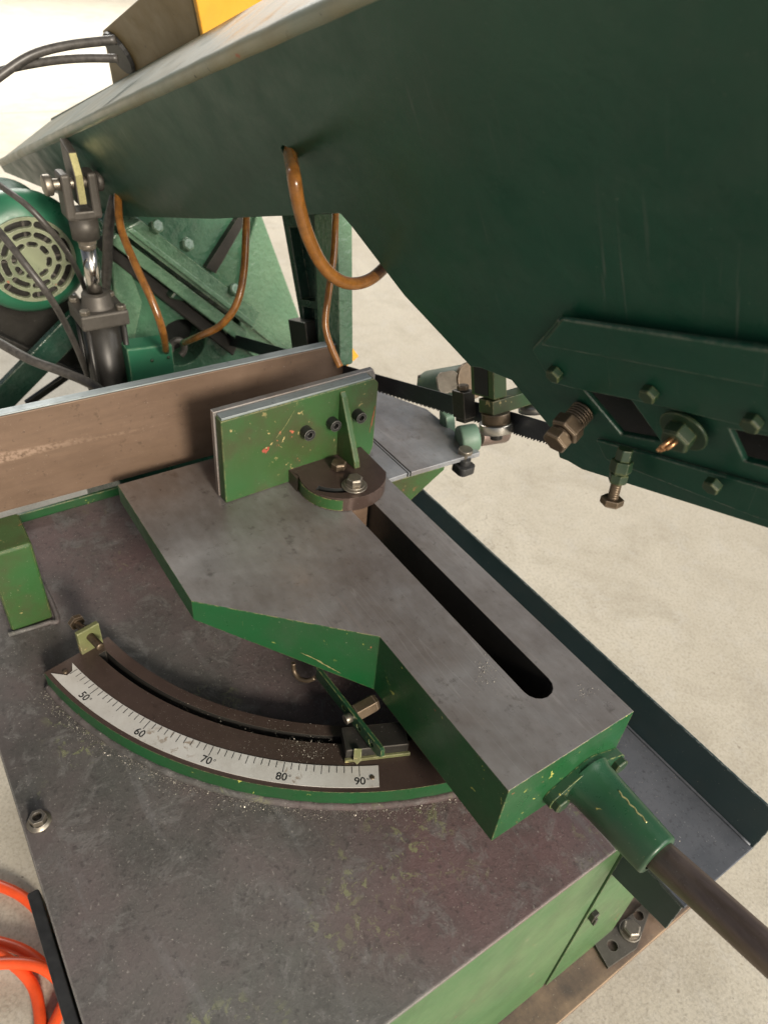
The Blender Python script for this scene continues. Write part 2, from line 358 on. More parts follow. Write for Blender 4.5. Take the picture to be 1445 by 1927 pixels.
def ray(u, v): return CR.transposed() @ V((u - CPX) / CF, (v - CPY) / CF, 1)
def onplane(u, v, n, d): r = ray(u, v); n = Vector(n); return CC + r * ((d - n.dot(CC)) / n.dot(r))
def atx(u, v, x): return onplane(u, v, (1, 0, 0), x)
def aty(u, v, y): return onplane(u, v, (0, 1, 0), y)
def atz(u, v, z): return onplane(u, v, (0, 0, 1), z)
def atd(u, v, d): return CC + ray(u, v) * d
def arcpts(c, r, a0, a1, n): return [(c[0] + r * math.cos(math.radians(a0 + (a1 - a0) * i / n)), c[1] + r * math.sin(math.radians(a0 + (a1 - a0) * i / n))) for i in range(n + 1)]
def circ(c, r, n=24): return arcpts(c, r, 0, 360, n)[:-1]
def stadium(x0, x1, yc, r, n=8): return arcpts((x1 - r, yc), r, -90, 90, n) + arcpts((x0 + r, yc), r, 90, 270, n)
def hexhead(mb, p, d, r, h, rot=.3, chamfer=True):
    p, d = Vector(p), Vector(d).normalized()
    mb.cyl(p, p + d * h * .85, r, seg=6, smooth=False, rot=rot)
    mb.cyl(p + d * h * .85, p + d * h, r * .97, r * .84, seg=6, smooth=False, rot=rot)
    return mb
def washer(mb, p, d, r, h, ri=None):
    p, d = Vector(p), Vector(d).normalized(); mb.cyl(p, p + d * h, r, seg=32); return mb
def thread(mb, p0, p1, r, pitch=.0014):
    p0, p1 = Vector(p0), Vector(p1); L = (p1 - p0).length; d = (p1 - p0) / L; n = max(3, int(L / pitch)); prof = []
    for i in range(n): prof += [(i * L / n, r * .88), ((i + .5) * L / n, r)]
    prof += [(L, r * .88), (L, 0)]
    mb.lathe(p0, d, prof, 16); return mb

# ================================================================== SETTING
ZF, ZB, ZD = -.50, -.4225, -.1162          # floor, board top, deck sheet
fl = MB(); jx = -4.36
def fsheet(x0, x1, y0, y1, z): fl.add([(x0, y0, z), (x1, y0, z), (x1, y1, z), (x0, y1, z)], [(0, 1, 2, 3)])
fsheet(-60, jx - .008, -60, 60, ZF); fsheet(jx + .008, 40, -60, 60, ZF); fsheet(jx - .008, jx + .008, -60, 60, ZF - .012)
fl.add([(jx - .008, -60, ZF), (jx - .008, 60, ZF), (jx - .008, 60, ZF - .012), (jx - .008, -60, ZF - .012)], [(0, 1, 2, 3)])
fl.add([(jx + .008, -60, ZF), (jx + .008, 60, ZF), (jx + .008, 60, ZF - .012), (jx + .008, -60, ZF - .012)], [(0, 1, 2, 3)])
tag(fl.build('floor', 'concrete'), kind='structure')

# timber board under the machine
bd = thing('wooden_board', (-.4, .05, ZF), 'worn plywood board under the machine cabinet, raw wood edge showing', 'board')
MB().box((-.62, -.28, ZB - .0125), (.0735, .345, ZB)).build('board_sheet', 'wood', bd, .0008)
for y in (-.22, .03, .27): MB().box((-.60, y - .03, ZF), (.02, y + .03, ZB - .013)).build('bearer', 'wood', bd, .001)

# ================================================================== MACHINE BASE
base = thing('machine_base', (-.25, 0, ZB), 'green sheet-metal machine base with dark stained deck and side chip tray', 'machine base')
XFR = .0412; YL = -.2682; YR = .1043; YT = .2209; ZT = -.125
# deck: sheet with a slightly turned-down edge
MB().prism([[(XFR, YL), (XFR, YR), (-.5602, YR), (-.5602, YL)]], ZD - .004, ZD).build('deck_sheet', 'deck', base, .0012)
# cabinet walls
MB().box((-.556, YL + .004, ZB + .001), (XFR - .004, YT - .004, ZT - .006)).build('cabinet', 'green_pale', base, .001)
MB().box((-.556, YL + .004, ZT - .006), (XFR - .004, YR - .003, ZD - .0045)).build('cabinet_top', 'green_deep', base)
# front skin: fixed panel and door, separated by the open vertical seam
MB().box((XFR - .0035, YL, ZB + .0008), (XFR - .0005, .1175, ZD - .0045)).build('front_panel', 'green_pale', base, .0006)
door = MB().box((XFR - .0035, .1205, ZB + .0008), (XFR + .001, YT, ZT - .012)).build('cabinet_door', 'green_pale', base, .0006)
MB().box((XFR + .001, .1245, -.264), (XFR + .006, .1315, -.252)).box((XFR + .004, .1262, -.268), (XFR + .008, .1298, -.258)).build('latch', 'oily', door, .0006)
# rear lip of the deck and the column behind it
MB().box((-.5640, YL, ZD - .02), (-.5602, .10, -.1060)).build('rear_lip', 'green', base, .0006)
MB().box((-.86, -.06, ZF + .001), (-.6205, .26, -.155)).build('rear_column', 'green_deep', base, .003)
# fence support block on the deck
blk = MB().box((-.452, -.2300, ZD), (-.4035, -.1935, -.0208)).build('fence_bracket', 'green_jaw', base, .003, seg=3)
mbw = MB(); mbw.tube([(-.4545, -.1905, ZD + .001), (-.401, -.1905, ZD + .0005), (-.3995, -.199, ZD + .0008), (-.4005, -.215, ZD + .0005), (-.4015, -.2335, ZD + .001)], .0024, 8)
mbw.build('weld_bead', 'deck', blk)
# black edging hanging from the left edge
MB().prism([[(-.165, 0), (.041, 0), (.041, 1), (-.158, 1)]], 0, 1, lambda x, y, z: V(x, -.2775 + .0078 * z, -.235 + .1166 * y)).build('edge_strip', 'black', base, .0015)
# chip tray on the right
tray = MB().prism([[(.0968, .1205), (.0968, .2065), (-.60, .2065), (-.60, YR + .0005), (.0400, YR + .0005), (.0415, .1205)]], ZT - .003, ZT).build('chip_tray', 'tray', base, .0006)
MB().prism([[(.2055, ZT - .004), (.2080, ZT - .004), (YT + .0022, -.0925), (YT, -.0925)]], -.60, .0968, lambda y, z, x: V(x, y, z)).build('tray_wall', 'tray_wall', tray, .0005)
MB().prism([[(.0418, -.174), (.0955, -.166), (.0955, ZT - .0035), (.0418, ZT - .0035)]], 0, .0022, lambda x, y, z: V(x, .1205 + z, y)).build('tray_flange', 'tray_wall', tray, .0004)
mbw = MB(); mbw.tube([(.094, .2058, ZT + .0003), (.0, .2058, ZT + .0004), (-.2, .2058, ZT + .0003), (-.58, .2058, ZT + .0003)], .0013, 8); mbw.build('tray_weld', 'tray', tray)
# foot bracket with bolts on the board
ft = MB().prism([[(.042, .193), (.0660, .188), (.0695, .2300), (.0500, .2760), (.042, .2760)], circ((.0535, .2085), .0058), circ((.0475, .258), .0058)], ZB + .0002, ZB + .0042)
ft = ft.build('foot_bracket', 'cast_grey', base, .0006)
f2 = MB().prism([[(.042, ZB + .0043), (.0665, ZB + .0043), (.0500, ZB + .045), (.042, ZB + .06)]], 0, .004, lambda x, y, z: V(x, .2765 - z + .001 * 0, y)).build('foot_gusset', 'green_pale', ft, .0005)
hb = MB(); hexhead(hb, (.0535, .2365, ZB + .0062), (0, 0, 1), .0098, .0085); washer(hb, (.0535, .2365, ZB + .0043), (0, 0, 1), .012, .0019); hb.build('foot_bolt', 'bolt', ft, .0005)
# flange nut on the deck
nt = MB(); nt.lathe((-.2045, -.2567, ZD), (0, 0, 1), [(0, .0086), (.0012, .0088), (.0032, .0062)], 32)
hp = [(math.cos(math.radians(60 * i + 20)) * .0062, math.sin(math.radians(60 * i + 20)) * .0062) for i in range(6)]
nt.prism([[(-.2045 + x, -.2567 + y) for x, y in hp], circ((-.2045, -.2567), .0034, 16)], ZD + .002, ZD + .0085)
no = nt.build('deck_nut', 'bolt', base, .0004)
MB().cyl((-.2045, -.2567, ZD + .001), (-.2045, -.2567, ZD + .004), .0032, seg=16).build('stud', 'oily', no)

# ================================================================== PROTRACTOR
PV = (-.4027, .1301); ZS = -.0962; PH = -29.66
A0, A1 = PH - 47.7, PH + 19.0
prot = thing('protractor', (-.25, -.12, ZD), 'brown cast-iron arc with curved slot and degree scale on the dark deck', 'protractor')
R_IN, R_S0, R_S1, R_OUT = .2975, .3076, .3146, .3572
outer = arcpts(PV, R_OUT, A0, A1, 60) + arcpts(PV, R_IN, A1, A0, 60)
slot = arcpts(PV, R_S1, A0 + 2.3, A1 - 4, 56) + arcpts(PV, R_S0, A1 - 4, A0 + 2.3, 56)
pl = MB().prism([outer, slot], ZD + .0004, ZS, topmi=1, holemi=2)
plate = pl.build('arc_plate', 'green', prot, .0009, topmat=('arc', 'oily'))
mbw = MB(); mbw.tube([V(x, y, ZD + .0008 + .0004 * math.sin(i * 2.3)) for i, (x, y) in enumerate(arcpts(PV, R_OUT + .0005, A0, A1, 50))], .0036, 8, 3); mbw.build('dirt_fillet', 'deck', prot)
gx, gy = PV[0] + .302 * math.cos(math.radians(A0 - .6)), PV[1] + .302 * math.sin(math.radians(A0 - .6))
# scale strip and its print
s_out = arcpts(PV, .3535, PH - 46.9, PH + 2.4, 60); s_in = arcpts(PV, .3352, PH + 2.6, PH - 45.6, 60)
tear = []
for q in (.0 , .25, .4, .55, .8):
    ang = PH - 46.6 + (1.2 if q in (.25, .4, .55) else 0) + q * .6; rr = .3352 + (.3535 - .3352) * q
    tear.append((PV[0] + rr * math.cos(math.radians(ang)), PV[1] + rr * math.sin(math.radians(ang))))
strip = MB().prism([s_out + s_in + tear], ZS + .0001, ZS + .0007).build('scale_strip', 'strip', prot)
tk = MB(); ZP = ZS + .00082
for d in range(45, 91):
    L = .0087 if d % 10 == 0 else (.0073 if d % 5 == 0 else .0056)
    an = math.radians(d - 90 + PH); er = V(math.cos(an), math.sin(an), 0); et = V(-math.sin(an), math.cos(an), 0) * .00028
    a = V(*PV, ZP) + er * .3356; b = a + er * L
    tk.add([a - et, a + et, b + et, b - et], [(0, 1, 2, 3)])
tk.build('tick_marks', 'ink', strip)
def text_mesh(txt, size):
    cu = bpy.data.curves.new('t', 'FONT'); cu.body = txt; cu.size = size; cu.align_x = 'CENTER'; cu.resolution_u = 4; cu.offset = size * .012
    o = bpy.data.objects.new('t', cu); col.objects.link(o); dg = bpy.context.evaluated_depsgraph_get()
    me = bpy.data.meshes.new_from_object(o.evaluated_get(dg)); vs = [v.co.copy() for v in me.vertices]; fs = [tuple(p.vertices) for p in me.polygons]
    bpy.data.objects.remove(o); bpy.data.curves.remove(cu); return vs, fs
for d in (50, 60, 70, 80, 90):
    vs, fs = text_mesh(str(d), .0090); an = math.radians(d - 90 + PH + (0. if d > 50 else -.3))
    er = V(math.cos(an), math.sin(an), 0); et = V(-math.sin(an), math.cos(an), 0); c = V(*PV, ZP) + er * .3512
    tx = MB().add([c + et * v.x - er * v.y for v in vs], fs)
    if d != 60:
        cc = c + et * .0063 - er * .0046
        ring = [(cc + et * (math.cos(q * math.pi / 6) * r) + er * (math.sin(q * math.pi / 6) * r)) for r in (.00055, .0009) for q in range(12)]
        tx.add(ring, [(i, (i + 1) % 12, 12 + (i + 1) % 12, 12 + i) for i in range(12)])
    tx.build('degree_number', 'ink', strip)
for d, rr in ((91.6, .3455), (44.2, .3445)):
    an = math.radians(d - 90 + PH); c = V(PV[0] + rr * math.cos(an), PV[1] + rr * math.sin(an), ZS)
    MB().lathe(c, (0, 0, 1), [(0, .0021), (.0012, .002), (.0016, .0009), (.0010, 0)], 16).build('rivet', 'bolt_rust', prot)
# end stop with adjusting bolt
def stopfr(x, y, z):                         # x along bolt (tangential), y radial, z up
    an = math.radians(A0 + .9); er = V(math.cos(an), math.sin(an), 0); et = V(-math.sin(an), math.cos(an), 0)
    return V(*PV, 0) + er * (.2985 + y) + et * x + V(0, 0, z)
st = MB().box((-.006, .0055, ZD + .0003), (-.0012, .0260, -.0705), stopfr).build('stop_bracket', 'chipped', prot, .0008)
sb = MB(); bz = -.0800
thread(sb, stopfr(-.022, .0155, bz), stopfr(.0155, .0155, bz), .0036)
hexhead(sb, stopfr(-.022, .0155, bz), stopfr(-1, .0155, bz) - stopfr(0, .0155, bz), .0072, .0048)
hexhead(sb, stopfr(-.0062, .0155, bz), stopfr(-1, .0155, bz) - stopfr(0, .0155, bz), .0066, .0055, .6)
sb.build('stop_bolt', 'bolt_rust', st)
MB().box((-.0055, .0265, ZD + .0003), (-.0005, .052, ZS - .003), stopfr).build('end_lug', 'oily', prot, .001)

# ================================================================== VISE TABLE
WV = .12
vt = thing('vise_table', (-.2, .03, ZD), 'swivelling vise table with bare slotted iron top and green sides', 'vise')
outl = [(0, 0), (0, WV), (-.4233, WV), (-.4233, -.1094), (-.2529, -.1083), (-.1491, 0)]
slotv = stadium(-.385, -.0415, .0742, .0122, 8)
def low(x, y):
    if y >= .03 or x > -.155: return -.0648
    return -.0214 if x > -.3 else -.0200
body = MB().prism([outl, slotv], low, -.0001, topmi=1, holemi=2)
body.build('table_casting', 'green', vt, .0011, topmat=('steel_top', 'oily'), seg=3)
MB().cyl((-.36, .04, ZD + .0004), (-.36, .04, -.062), .055, seg=40).build('pivot_boss', 'green_deep', vt)
# handle socket with flange
YS, ZSK = .0838, -.0505
fo = []
for y0, z0, r in ((YS - .031, ZSK + .001, .0072), (YS, ZSK - .0, .0205), (YS + .031, ZSK - .001, .0072)):
    pass
fo = arcpts((.031, 0), .0080, -62, 62, 8) + arcpts((0, 0), .0205, 72, 108, 5) + arcpts((-.031, 0), .0080, 118, 242, 8) + arcpts((0, 0), .0205, 252, 288, 5)
fl_ = MB().prism([fo], .0002, .0072, lambda x, y, z: V(z, YS + x, ZSK + y - .03 * x)).build('socket_flange', 'green_socket', vt, .0016, seg=3)
for sgn in (-1, 1):
    c = V(.0072, YS + sgn * .031, ZSK - sgn * .0009); h = MB(); hexhead(h, c, (1, 0, 0), .0070, .0055, .2); h.build('socket_bolt', 'bolt_green', fl_, .0003)
so = MB().lathe((.0068, YS, ZSK), (1, 0, 0), [(-.002, .0215), (.001, .0208), (.004, .0194), (.020, .0186), (.0630, .0170), (.0645, .0166), (.0652, .0155), (.0654, .0120)], 40).build('handle_socket', 'green_socket', vt)
bdx = V(.152 - .071, .002, .0115).normalized()
MB().cyl(V(.055, YS, ZSK - .001), V(.055, YS, ZSK - .001) + bdx * .42, .0116, seg=40).build('handle_bar', 'bar', vt, .0015)
# clamp block, pointer, nut and lever at the scale
cb = MB().prism([[(-.1215, -.0425), (-.1010, .004), (-.1215, .012), (-.142, -.0345)]], ZS + .0004, ZS + .0135).build('clamp_block', 'oily', vt, .0012)
MB().prism([[(-.1195, -.0440), (-.0985, .0045), (-.1008, .0052), (-.1219, -.0432)]], ZS + .0004, ZS + .0040).build('paint_strip', 'chipped', cb, .0004)
def ptr(x, y, z):
    an = math.radians(PH - .3); er = V(math.cos(an), math.sin(an), 0); et = V(-math.sin(an), math.cos(an), 0)
    return V(*PV, ZS + .0005) + er * (.3335 - .22 * y + z) + et * x + V(0, 0, .0008 + y)
MB().prism([[(0, 0), (.0030, .0040), (.0030, .0160), (-.0030, .0160), (-.0030, .0040)]], 0, .0009, ptr).build('pointer', 'chipped', cb, .0003)
lv0, lv1 = V(-.1975, -.026, -.0795), V(-.0985, -.026, -.0715)
ld = (lv1 - lv0).normalized(); lz = V(0, 0, 1); lz = (lz - ld * lz.dot(ld)).normalized()
LL = (lv1 - lv0).length
lh = [(0, -.0065), (LL - .005, -.0065), (LL, -.002), (LL, .0055), (LL - .002, .0065), (0, .0065)]
def lfr(x, y, z): return lv0 + ld * x + lz * y + V(0, z, 0)
lev = MB().prism([lh, circ((LL * .45, 0), .0028, 14), circ((LL * .68, -.001), .003, 14), circ((LL * .86, -.001), .0034, 14)], 0, .0035, lfr).build('lock_lever', 'green_socket', vt, .0006)
ln = MB(); ln.cyl(lfr(LL * .56, 0, -.0055), lfr(LL * .56, 0, 0), .0042, seg=20); ln.build('pivot_pin', 'bolt', lev, .0005)
hexhead(MB(), (0, 0, 0), (1, 0, 0), 1, 1)
lm = MB(); hexhead(lm, lfr(LL * .56, .002, .0036), (0, 1, 0.08), .0078, .021, .1); lm.build('lock_nut', 'bolt_rust', lev, .0006)
sp = MB(); sp.tube([atz(552, 1248, -.07), atz(553, 1262, -.078), atz(562, 1276, -.082), atz(578, 1281, -.080), atz(592, 1276, -.076)], .0021, 10); sp.build('spring_hook', 'bolt_rust', vt)

# ================================================================== VISE JAW
jaw = thing('vise_jaw', (-.34, .06, 0), 'chipped green vise jaw with steel face and half-round base on the table', 'vise jaw')
def jf(y, z, d): return V(-.3515 - .035 * (y + .0343) - d, y, z)      # d = depth behind the green face
JH = .0885; Y0, Y1 = -.0343, .1290
MB().prism([[(Y0, .0004), (Y1 - .003, .0004), (Y1, .010), (Y1, JH - .006), (Y1 - .006, JH), (Y0, JH - .001)]], 0, .0115, lambda y, z, d: jf(y, z, d)).build('jaw_casting', 'green_jaw', jaw, .0013, seg=3)
MB().prism([[(Y0 + .0015, JH + .0012), (Y1 - .008, JH + .0014), (Y1 - .008, JH - .0015), (Y0 + .0015, JH - .0015)]], .0012, .0112, lambda y, z, d: jf(y, z, d)).build('worn_top_edge', 'fence_top', jaw, .0005)
MB().prism([[(Y0 - .0016, .0015), (Y1 + .004, .0015), (Y1 + .004, JH - .004), (Y1 + .001, JH + .0025), (Y0 - .0016, JH + .0025)]], .0117, .0178, lambda y, z, d: jf(y, z, d)).build('jaw_face_plate', 'steel_top', jaw, .0007)
bc = (-.3235, .0740)
half = [(-.3535, .0325)] + arcpts((-.3275, .0745), .0415, 205, 360 + 55, 30)
half = [(-.3535, .0310), (-.336, .0310)] + arcpts((-.3285, .0745), .0420, 262 - 25, 360 + 62, 26) + [(-.3555, .1130)]
arcslot = arcpts((-.3395, .0735), .0425, -56, 8, 12) + arcpts((-.3395, .0735), .0360, 8, -56, 12)
bs = MB().prism([half, arcslot], .0003, .0150, holemi=1).build('jaw_base', 'arc', jaw, .0010, topmat='void', seg=3)  # slot walls coloured near-black in place of shade
MB().prism([arcpts((-.3285, .0745), .0424, 237, 330, 20) + arcpts((-.3285, .0745), .0418, 330, 237, 20)], .0010, .0128).build('base_rim_paint', 'green_jaw', bs)
gu = MB().prism([[(.0, .0152), (.0300, .0152), (.0285, .022), (.004, .0800), (0, .0850)]], 0, .0062, lambda x, z, d: V(-.3555 + x, .0845 + d + .08 * x, z)).build('gusset', 'green_jaw', jaw, .0012, seg=3)
for y, z in ((.0483, .0536), (.0766, .0548), (.1055, .0550)):
    c = jf(y, z, 0); b = MB(); ring = circ((0, 0), .0058, 24); hx = [(.0031 * math.cos(k * math.pi / 3), .0031 * math.sin(k * math.pi / 3)) for k in range(6)]
    b.prism([ring, hx], 0, .0095, lambda p, q, d, c=c: c + V(d, p, q), smooth=False); b.box((.0, -.0033, -.0033), (.004, .0033, .0033), lambda p, q, d, c=c: c + V(p, q, d))
    b.build('socket_screw', 'allen', jaw, .0005)
for (x, y), wsh in (((-.3350, .0745), False), ((-.3035, .0725), True)):
    b = MB(); z = .0151
    if wsh: washer(b, (x, y, z), (0, 0, 1), .0120, .0014); z += .0014; washer(b, (x, y, z), (0, 0, 1), .0098, .0018); z += .0018
    hexhead(b, (x, y, z), (0, 0, 1), .0076, .0072, .5); b.build('base_bolt', 'bolt_rust' if not wsh else 'bolt', jaw, .0005)
MB().box((-.345, .0640, -.060), (-.2955, .0844, -.0008)).build('slide_block', 'fence', jaw, .0006)

def scrape(parent, name, fr, pts, wid, mat, n=26):
    """thin irregular paint scrape lying on a surface frame fr(x, y) -> point"""
    m = MB(); top = []; bot = []
    for i in range(n + 1):
        q = i / n * (len(pts) - 1); k = min(int(q), len(pts) - 2); f = q - k
        x = pts[k][0] * (1 - f) + pts[k + 1][0] * f; y = pts[k][1] * (1 - f) + pts[k + 1][1] * f
        e = wid * (.35 + random.random()) * (.25 + math.sin(math.pi * (i + .3) / (n + .6))); o = random.uniform(-.4, .4) * wid
        top.append(fr(x, y + o + e)); bot.append(fr(x, y + o - e))
    m.add(top + bot, [(i, i + 1, n + 2 + i, n + 1 + i) for i in range(n)])
    return m.build(name, mat, parent)
red_ = paint('old_red_primer', (.36, .05, .035), (.28, .07, .04), .5, wear=None, bump=.3)
scrape(jaw, 'red_paint_scrape', lambda x, y: jf(x, y, -.00035), [(.1225, .030), (.1245, .040), (.1262, .052), (.1270, .058)], .0035, red_)
scrape(jaw, 'red_paint_scrape', lambda x, y: jf(x, y, -.00035), [(.003, .046), (.008, .044), (.011, .048)], .0022, red_)
scrape(jaw, 'bare_scratch', lambda x, y: jf(x, y, -.00035), [(.018, .055), (.028, .066), (.037, .079)], .00035, 'raw')
def flare(x, y):
    a, b = V(-.2529, -.1083, 0), V(-.1491, 0, 0); d = (b - a).normalized(); nn = V(d.y, -d.x, 0); return a + d * x + V(0, 0, y) + nn * .0004
scrape(vt, 'yellow_scratch', flare, [(.088, -.036), (.100, -.040), (.112, -.047), (.122, -.052)], .0007, 'raw')
scrape(vt, 'yellow_scratch', flare, [(.041, -.012), (.0412, -.017)], .0009, 'raw', 10)
def sock(x, y):
    an = math.radians(58 + y * 3000 / 1.0 * .02); r = .0186 - (x - .02) * .037 + .0003; return V(.0068 + x, YS - math.cos(an) * r * .35 + .002, ZSK + math.sqrt(max(0, r * r - (math.cos(an) * r * .35 - .002) ** 2)))
sc_ = MB(); sc_.tube([V(.0068 + x, YS + .0005 + .0006 * math.sin(x * 900), ZSK + (.0186 - (x - .02) * .037) - .00015) for x in [.022 + k * .0022 for k in range(13)]], .0007, 6, 2); sc_.build('yellow_scrape', 'raw', so)

# ================================================================== REAR FENCE
def ff(y, z, d): return V(-.4545 + .0106 * y - d, y, z)
fen = thing('rear_fence', (-.46, -.05, -.02), 'long brown rusted steel fence plate with chalky streaks along it', 'fence')
MB().prism([[(-.33, -.0197), (.1535, -.0197), (.1545, .0700), (.1500, .0755), (-.33, .0755)]], 0, .0105, ff).build('fence_plate', 'fence', fen, .0008)
MB().prism([[(-.33, .0757), (.1500, .0757), (.1475, .0772), (-.33, .0772)]], .0004, .0105, ff).build('worn_sky_edge', 'fence_top', fen, .0005)  # pale strip carries painted sky brightness along the worn top
MB().box((-.560, .1, -.0970), (-.4665, .135, -.0210)).build('fence_post', 'green', fen, .002)

# ================================================================== SAW ARM
al = math.radians(17.5); AA = V(math.cos(al), 0, math.sin(al)); U0 = V(-math.sin(al), 0, math.cos(al)); EY = V(0, 1, 0)
tau = math.radians(30); AN = -math.cos(tau) * EY - math.sin(tau) * U0; AB = U0 * math.cos(tau) - EY * math.sin(tau)
B0 = V(-.2615, .15, .1018); AO = B0 + AN * .03
def F(s, t, w): return AO + AA * s + AB * t + AN * w
def pxF(u, v, w=0.):
    P = onplane(u, v, AN, AN.dot(AO) + w) - AO; return (P.dot(AA), P.dot(AB))
arm = thing('saw_arm', F(-.2, .25, -.05), 'huge dark green saw arm leaning overhead with rounded top edge painted as pale sky glare', 'saw arm')
TT = .318
winA = [pxF(1097, 733), pxF(1186, 752), pxF(1243, 832), pxF(1168, 818)]
winB = [pxF(1372, 808), pxF(1640, 860), pxF(1640, 930), pxF(1400, 868)]
outl = [(-.850, TT - .002), (-.862, .302), pxF(75, 351), pxF(215, 407), pxF(400, 412), pxF(640, 402), pxF(660, 425), pxF(760, 556), pxF(885, 690), pxF(905, 693), pxF(962, 716), pxF(1042, 814), pxF(1052, 862), pxF(1068, 868), pxF(1095, 884), (.30, .0165), (.62, .0165), (.62, TT - .002)]
hole = circ((.0330, .2530), .0068, 18)
MB().prism([outl, hole, winA, winB], -.004, 0, F).build('front_plate', 'arm', arm, .001)
MB().prism([[(-.850, TT - .003), (.62, TT - .003), (.62, TT), (-.835, TT)]], -.1, -.0005, F).build('top_flange', 'arm_top_glare', arm, .0012)
lip = MB(); lip.tube([F(s, TT - .0042 - (.0003 if i % 2 else 0), -.0042) for i, s in enumerate([-.845 + k * .03 for k in range(49)])], .0056, 14, 2); lip.build('rounded_lip', 'arm_top_glare', arm)
MB().prism([[(-.83, .32), (-.83, .31), (-.46, .222), (.05, .222), (.15, .08), (.62, .02), (.62, TT - .004)]], -.104, -.1, F).build('back_plate', 'arm', arm, .001)
MB().prism([[(-.455, .2195), (.045, .2140), (.045, .2175), (-.455, .2230)]], -.0995, -.0045, F).build('bottom_flange', 'arm', arm)
MB().prism([[(-.858, .303), (-.46, .2215), (-.46, .2250), (-.845, .311)]], -.0995, -.0045, F).build('tapered_flange', 'arm', arm)
MB().box((.615, .016, -.0995), (.6195, TT - .004, -.0045), F).build('end_plate', 'arm', arm)
MB().prism([[(.158, .022), (.612, .016), (.612, .140), (.158, .140)]], -.034, -.030, F).build('dark_window_backing', 'oily', arm)  # dark sheet added behind the windows to paint the unlit interior
# raised slide bar and ledge of the wheel housing
bar = [pxF(1000, 657, .004), pxF(1048, 602, .004), (.62, .1450), (.62, .0925), pxF(1190, 753, .004), pxF(1082, 732, .004), pxF(1037, 720, .004)]
MB().prism([bar], .0003, .0042, F).build('slide_bar', 'arm', arm, .0012)
rib = [pxF(1056, 600, .0075), (.62, .1440), (.62, .124), pxF(1016, 650, .0075)]
MB().prism([rib], .0045, .0075, F).build('slide_rib', 'arm', arm, .0012)
def ledge(s, t, w): return F(s, t, w + .014 * (1 - (t - .012) / .045))
tb = pxF(1445, 990, .0115)[1]
MB().prism([[(.199, .0560), (.62, .0560), (.62, tb), (.30, tb), (.205, tb + .007)]], .0006, .003, ledge).build('lower_ledge', 'arm', arm, .0008)
def abolt(px, w, r, h, name, mat, stud=0., wash=0.):
    s, t = pxF(*px, w); b = MB(); p = F(s, t, w)
    if wash: washer(b, p, AN, wash, .002); p = p + AN * .002
    if stud: thread(b, p, p + AN * stud, r * .78, .0018); p = p + AN * stud
    hexhead(b, p, AN, r, h, .4); return b, p + AN * h
for px, w in (((1048, 699), .0045), ((1226, 736), .0045), ((1345, 908), .008), ((1420, 790), .0045)):
    b, _ = abolt(px, w, .0050, .0052, '', ''); b.build('arm_bolt', 'bolt_green', arm, .0005)
b, e = abolt((1098, 772), 0.001, .0098, .009, '', '', stud=.011)
b.cyl(e, e + AN * .002, .006, seg=20); hexhead(b, e + AN * .002, AN, .0086, .0066, .1); b.build('tension_bolt', 'bolt_rust', arm, .0006)
b, e = abolt((1288, 808), .004, .0085, .008, '', '', wash=.0132); b.build('tension_nut', 'bolt_green', arm, .0006)
b = MB(); e2 = e + AN * .006 - AA * .002
for k in range(7):
    r_ = V(random.uniform(-1, 1), random.uniform(-1, 1), random.uniform(-1, 1)) * .0022; b.cyl(e - AN * .002 + r_, e2 + r_ * 1.2, .0017, .0010, seg=7)
b.build('frayed_stud', 'copper', arm)
s0, t0 = pxF(1170, 872, .016); dn = (-U0 * .9 - AA * .14 - EY * .10).normalized(); p0 = F(s0, t0, .016)
b = MB(); b.cyl(p0 - dn * .009, p0 - dn * .002, .0048, seg=6, smooth=False); hexhead(b, p0 - dn * .002, dn, .0064, .008, .2); hexhead(b, p0 + dn * .0062, dn, .0056, .006, .6); b.build('adjuster_nuts', 'bolt_green', arm, .0005)
b = MB(); thread(b, p0 + dn * .012, p0 + dn * .022, .0033); hexhead(b, p0 + dn * .022, dn, .0068, .0046, .3); b.build('adjuster_bolt', 'bolt_rust', arm, .0005)
# cylinder lug on the plate
lug = MB(); s1, t1 = pxF(128, 278, .012); P1 = onplane(137, 278, AN, AN.dot(AO) + .014); 
# right blade guide hanging from the housing
def Gf(s, q, v): return B0 + AA * s - EY * q + U0 * v      # q toward the viewer, v up
gd = MB().box((.038, .006, .0228), (.0655, .0195, .095), Gf).box((.050, -.030, .0228), (.0650, -.018, .095), Gf).build('guide_post', 'green_jaw', arm, .0012)
MB().box((.0430, .0196, .0250), (.0590, .0200, .0470), Gf).build('recess_shade', 'void', gd)  # dark plate proud of the post, painting the shade of a recess
MB().box((.0490, -.040, .0105), (.0660, .0215, .0222), Gf).build('guide_block', 'green_jaw', gd, .0008)
gb = MB(); gb.cyl(Gf(.060, .0135, .0112), Gf(.060, .0135, .0020), .0112, seg=28); gb.build('guide_bush', 'bolt_rust', gd, .0006)
gb = MB().cyl(Gf(.060, .0135, .0028), Gf(.060, .0135, -.0052), .0135, seg=40); gb.build('guide_bearing', 'bearing', gd, .0009)
gb = MB(); gb.cyl(Gf(.060, .0135, -.005), Gf(.060, .0135, -.0115), .0050, seg=20); gb.build('bearing_pin', 'oily', gd, .0008)
gb = MB().cyl(Gf(.0575, -.030, .0100), Gf(.0575, -.030, .001), .0128, seg=32); gb.build('guide_bearing', 'bearing', gd)
gb = MB().box((.0080, .004, -.003), (.0240, .016, .0205), Gf).box((.010, .005, -.0065), (.0225, .015, -.003), Gf); gb.build('side_guide', 'oily', gd, .0008)
gb = MB(); hexhead(gb, Gf(.016, .010, .0206), U0, .0052, .0045); gb.build('side_guide_bolt', 'bolt_rust', gd, .0006)
